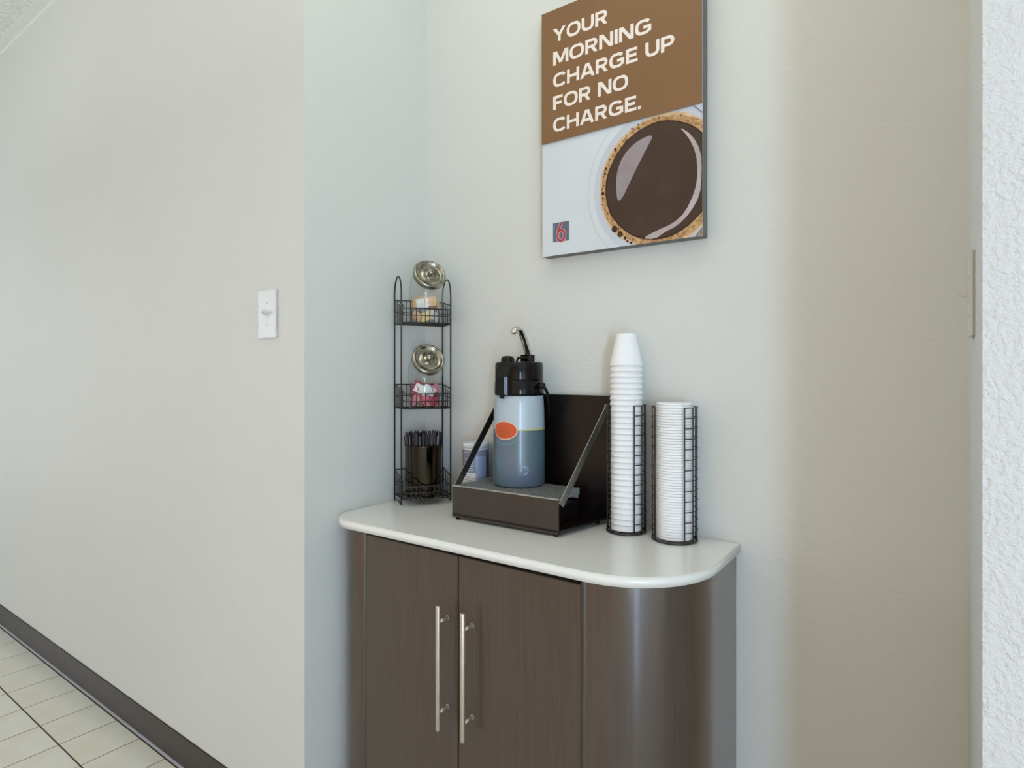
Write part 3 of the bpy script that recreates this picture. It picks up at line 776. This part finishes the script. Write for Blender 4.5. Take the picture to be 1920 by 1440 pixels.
# decals; azimuth of the camera direction in airpot coordinates
VA = math.degrees(math.atan2(-AY, -AX)) + 5
def cyl(r_, uv, name, m, parent=ap):
    """closed outline (deg offset from the viewer side, z) wrapped on the body"""
    c0 = (sum(p[0] for p in uv) / len(uv), sum(p[1] for p in uv) / len(uv)); vs = []; n = len(uv)
    ringsn = 4
    for k_ in range(1, ringsn + 1):
        for a, z in uv:
            a2 = c0[0] + (a - c0[0]) * k_ / ringsn; z2 = c0[1] + (z - c0[1]) * k_ / ringsn
            t = R(VA + a2); vs.append((r_ * math.cos(t), r_ * math.sin(t), z2))
    t = R(VA + c0[0]); vs.append((r_ * math.cos(t), r_ * math.sin(t), c0[1]))
    ci = len(vs) - 1; fs = [(ci, i, (i + 1) % n) for i in range(n)]
    for k_ in range(ringsn - 1):
        for i in range(n):
            j = (i + 1) % n; fs.append((k_ * n + i, (k_ + 1) * n + i, (k_ + 1) * n + j, k_ * n + j))
    return MB().add(vs, fs, True).build(name, m, parent)
def ring_cyl(r_, ca, cz, ra, rz, wa, wz, name, m, a0=0, a1=360, n=40):
    vs = []
    for i in range(n + 1):
        a = R(a0 + (a1 - a0) * i / n)
        for k_ in (0, 1):
            t = R(VA + ca + (ra + k_ * wa) * math.cos(a)); vs.append((r_ * math.cos(t), r_ * math.sin(t), cz + (rz + k_ * wz) * math.sin(a)))
    return MB().add(vs, [(2 * i, 2 * i + 1, 2 * i + 3, 2 * i + 2) for i in range(n)], True).build(name, m, ap)
r0 = .0687
patch(r0 + .0001, VA - 20, VA + 178, zs - .0015, zs + .0018, 'yellow_line', M['yellow'], ap, 30)
ev = lambda ca, cz, ra, rz, n=36: [(ca + ra * math.cos(2 * PI * i / n), cz + rz * math.sin(2 * PI * i / n)) for i in range(n)]
EC, EZ = -34, .1475
ring_cyl(r0 + .0002, EC, EZ - .012, 31, .0225, 1.8, .0020, 'teal_arc', M['teal_line'], 205, 335, 20)
cyl(r0 + .0004, ev(EC, EZ, 31, .0243), 'badge_border', M['cream'])
bd = cyl(r0 + .0007, ev(EC, EZ, 28.8, .0216), 'badge', M['orange']); bd['label'] = 'orange oval badge'
for (z, s_, n_) in ((.006, 13, 5), (-.004, 15, 6), (-.0125, 10, 4)):
    for i in range(n_):
        a = EC - s_ + 2 * s_ * (i + .15) / n_
        cyl(r0 + .0010, [(a, EZ + z - .0028), (a + 1.5, EZ + z - .0028), (a + 2.6, EZ + z + .003), (a + .8, EZ + z + .0034)], 'badge_lettering', M['olive'])
ring_cyl(r0 + .0004, 12, .046, 6.5, .0085, 1.8, .0028, 'ring_emblem', M['pale_ring'], -110, 200, 30)
ring_cyl(r0 + .0004, 12, .046, 2.8, .0034, .9, .0016, 'ring_emblem', M['pale_ring'], -90, 120, 14)
# pump head
h = MB()
h.lathe([(.0640, .2360), (.0655, .2375), (.0660, .242), (.0655, .272), (.0640, .2735)], 48)
h.build('collar', M['black_plastic'], ap)
h = MB()
h.lathe([(.0615, .2730), (.0640, .2740), (.0645, .279), (.0640, .318), (.0620, .3225), (.0560, .3240), (.0530, .3215), (0, .3215)], 48)
head = h.build('pump_head', M['black_plastic'], ap)
# spout block, local -y is the pouring side
sp = MB()
sec = [(-.040, .238, .322, .030), (-.056, .238, .321, .028), (-.064, .238, .312, .025), (-.071, .238, .294, .021), (-.076, .239, .286, .016)]
rg = []
for y, z0, z1, wv in sec:
    rg.append([(-wv, y, z0), (wv, y, z0), (wv, y, z1 - .006), (wv * .8, y, z1), (-wv * .8, y, z1), (-wv, y, z1 - .006)])
sp.rings(rg, smooth=False, cap=True); n6 = 6
sp.f.append([len(sp.v) - 6 + i for i in range(6)]); sp.mi.append(0); sp.sm.append(False)
sp.build('spout', M['black_plastic'], ap, bevel=.002)
MB().tube([(0, -.069, .246), (0, -.069, .236), (0, -.069, .229)], .008, 14, radii=[.007, .006, .0055]).build('nozzle', M['black_plastic'], ap)
MB().lathe([(.017, .318), (.018, .330), (.014, .338), (0, .340)], 22, (0, -.046, 0)).build('lid_latch', M['black_plastic'], ap)
MB().tube([(-.02, .012, .322), (-.02, .020, .336), (.02, .020, .336), (.02, .012, .322)], .0035, 8).build('hinge', M['black_plastic'], ap)
MB().box((-.014, .022, .3215), (-.0095, .050, .344)).box((.0095, .022, .3215), (.014, .050, .344)).build('pivot_bracket', M['black_plastic'], ap, bevel=.001)
# raised pump lever
lv = MB()
path = [(0, .042, .326), (0, .038, .345), (0, .031, .364), (0, .022, .383), (0, .013, .398), (0, .004, .4085), (0, -.008, .4125), (0, -.018, .410), (0, -.025, .402)]
wds = [.0105, .0120, .0120, .0118, .0114, .0108, .0102, .0096, .0084]
rg = []
for i, (x, y, z) in enumerate(path):
    a = Vector(path[max(i - 1, 0)]); c_ = Vector(path[min(i + 1, len(path) - 1)]); t = (c_ - a).normalized()
    nrm = Vector((1, 0, 0)).cross(t).normalized(); th = .0060
    p = Vector((x, y, z)); w_ = wds[i]
    rg.append([p + Vector((w_ * math.cos(q_), 0, 0)) + nrm * th * math.sin(q_) for q_ in [2 * PI * k_ / 12 for k_ in range(12)]])
lv.rings(rg, cap=True); lv.f.append([len(lv.v) - 12 + i for i in range(12)]); lv.mi.append(0); lv.sm.append(False)
lever = lv.build('pump_lever', M['chrome'], ap); lever['label'] = 'raised chrome pump lever'
MB().lathe([(0, -.0085), (.006, -.006), (.0085, 0), (.006, .006), (0, .0085)], 16, (0, -.022, .4035)).build('lever_tip', M['chrome'], lever)
# bail handle hanging down at the back
hb = MB()
hp = []
for i in range(25):
    a = R(180 * i / 24); f = math.sin(a); cx_ = math.cos(a)
    hp.append((.080 * math.copysign(abs(cx_) ** .8, cx_), .0708 * max(f, 0) ** .8, .262 - .125 * max(f, 0) ** 1.2))
hb.tube(hp, .0040, 8)
hb.tube([(.063, 0, .262), (.083, 0, .262)], .0075, 12); hb.tube([(-.063, 0, .262), (-.083, 0, .262)], .0075, 12)
hb.build('bail_handle', M['black_plastic'], ap)

# ------------------------------------------------------------------ cup holders
def holder(loc, r_, rz, gap0, gap1, label, ztop=.3065):
    """wire tube open over the angles gap0..gap1 (degrees, world azimuth around its axis)"""
    h_ = thing('cup_holder', loc, label, 'cup holder')
    rb = MB(); rb.tube([(r_ * math.cos(R(a)), r_ * math.sin(R(a)), .003) for a in range(0, 360, 12)], .0026, 7, closed=True)
    rb.tube([(-r_, 0, .003), (r_, 0, .003)], .0015, 6); rb.tube([(0, -r_, .003), (0, r_, .003)], .0015, 6)
    rb.build('base_ring', M['black_wire'], h_)
    span = 360 - (gap1 - gap0); n = round(span / 28)
    m_ = MB()
    for i in range(n + 1):
        a = R(gap1 + span * i / n)
        m_.tube([(r_ * math.cos(a), r_ * math.sin(a), .003), (r_ * math.cos(a), r_ * math.sin(a), ztop)], .0014 if 0 < i < n else .0016, 6)
    rows = 13
    for k_ in range(1, rows + 1):
        z = .003 + (ztop - .003) * k_ / rows
        rw = r_ + .0016
        m_.tube([(rw * math.cos(R(gap1 - 1 + (span + 2) * i / 24)), rw * math.sin(R(gap1 - 1 + (span + 2) * i / 24)), z) for i in range(25)], .0012, 5)
    m_.build('wire_mesh', M['black_wire'], h_)
    return h_
H1 = (-0.6205, 1.3428, ZT); H2 = (-0.4985, 1.3400, ZT)
def azv(c, off):          # world azimuth of a point seen 'off' degrees right of the line to the camera
    return math.degrees(math.atan2(-c[1], -c[0])) + off
holder(H1, .0463, 0, azv(H1, -52), azv(H1, 24), 'black wire cup holder with a tall stack of foam cups rising out of it')
holder(H2, .0500, 0, azv(H2, -58), azv(H2, 26), 'black wire cup holder nearest the right end, filled with a level white stack')

cup_prof = [(0, .079), (.0215, .079), (.0235, .0775), (.0248, .072), (.0386, .0050), (.0392, .0043), (.0394, .0025), (.0392, .0002), (.0376, .0006), (.0350, .014), (.0226, .0745), (0, .0760)]
ORD = 'first second third fourth fifth sixth seventh eighth ninth tenth eleventh twelfth thirteenth fourteenth fifteenth sixteenth seventeenth eighteenth nineteenth twentieth twenty-first twenty-second twenty-third twenty-fourth twenty-fifth twenty-sixth twenty-seventh twenty-eighth twenty-ninth thirtieth'.split()
cup_me = MB().lathe(cup_prof[::-1], 36).mesh('foam_cup', M['foam'])
for k_ in range(30):
    z = .0065 + k_ * .01362
    o = link('foam_cup', cup_me); o.location = (H1[0], H1[1], ZT + z)
    n_ = 29 - k_
    if n_ == 0: lb = 'white foam cup at the very top of the tall upside-down stack'
    elif k_ == 0: lb = 'bottom white foam cup of the tall stack, standing on the left wire holder base'
    elif n_ <= 8: lb = '%s white foam cup from the top of the tall stack, above the left holder' % ORD[n_]
    else: lb = '%s white foam cup from the top of the tall stack in the left holder' % ORD[n_]
    tag(o, lb, 'cup', 'foam cups in the left holder')
lid_prof = [(0, .0050), (.0330, .0052), (.0352, .0060), (.0385, .0060), (.0404, .0058), (.0407, .0052), (.0407, .0008), (.0404, .0002), (.0385, .0001), (.0365, .0040), (.0345, .0046), (0, .0036)]
lid_me = MB().lathe(lid_prof[::-1], 36).mesh('cup_lid', M['lid_white'])
for k_ in range(50):
    o = link('cup_lid', lid_me); o.location = (H2[0], H2[1], ZT + .0060 + k_ * .00622)
    if k_ == 49: tag(o, 'white lid lying uppermost on the level stack in the right holder', 'lid', 'white lids in the right holder')
    else: tag(o, 'white round lid within the stack in the right wire holder', 'lid', 'white lids in the right holder')
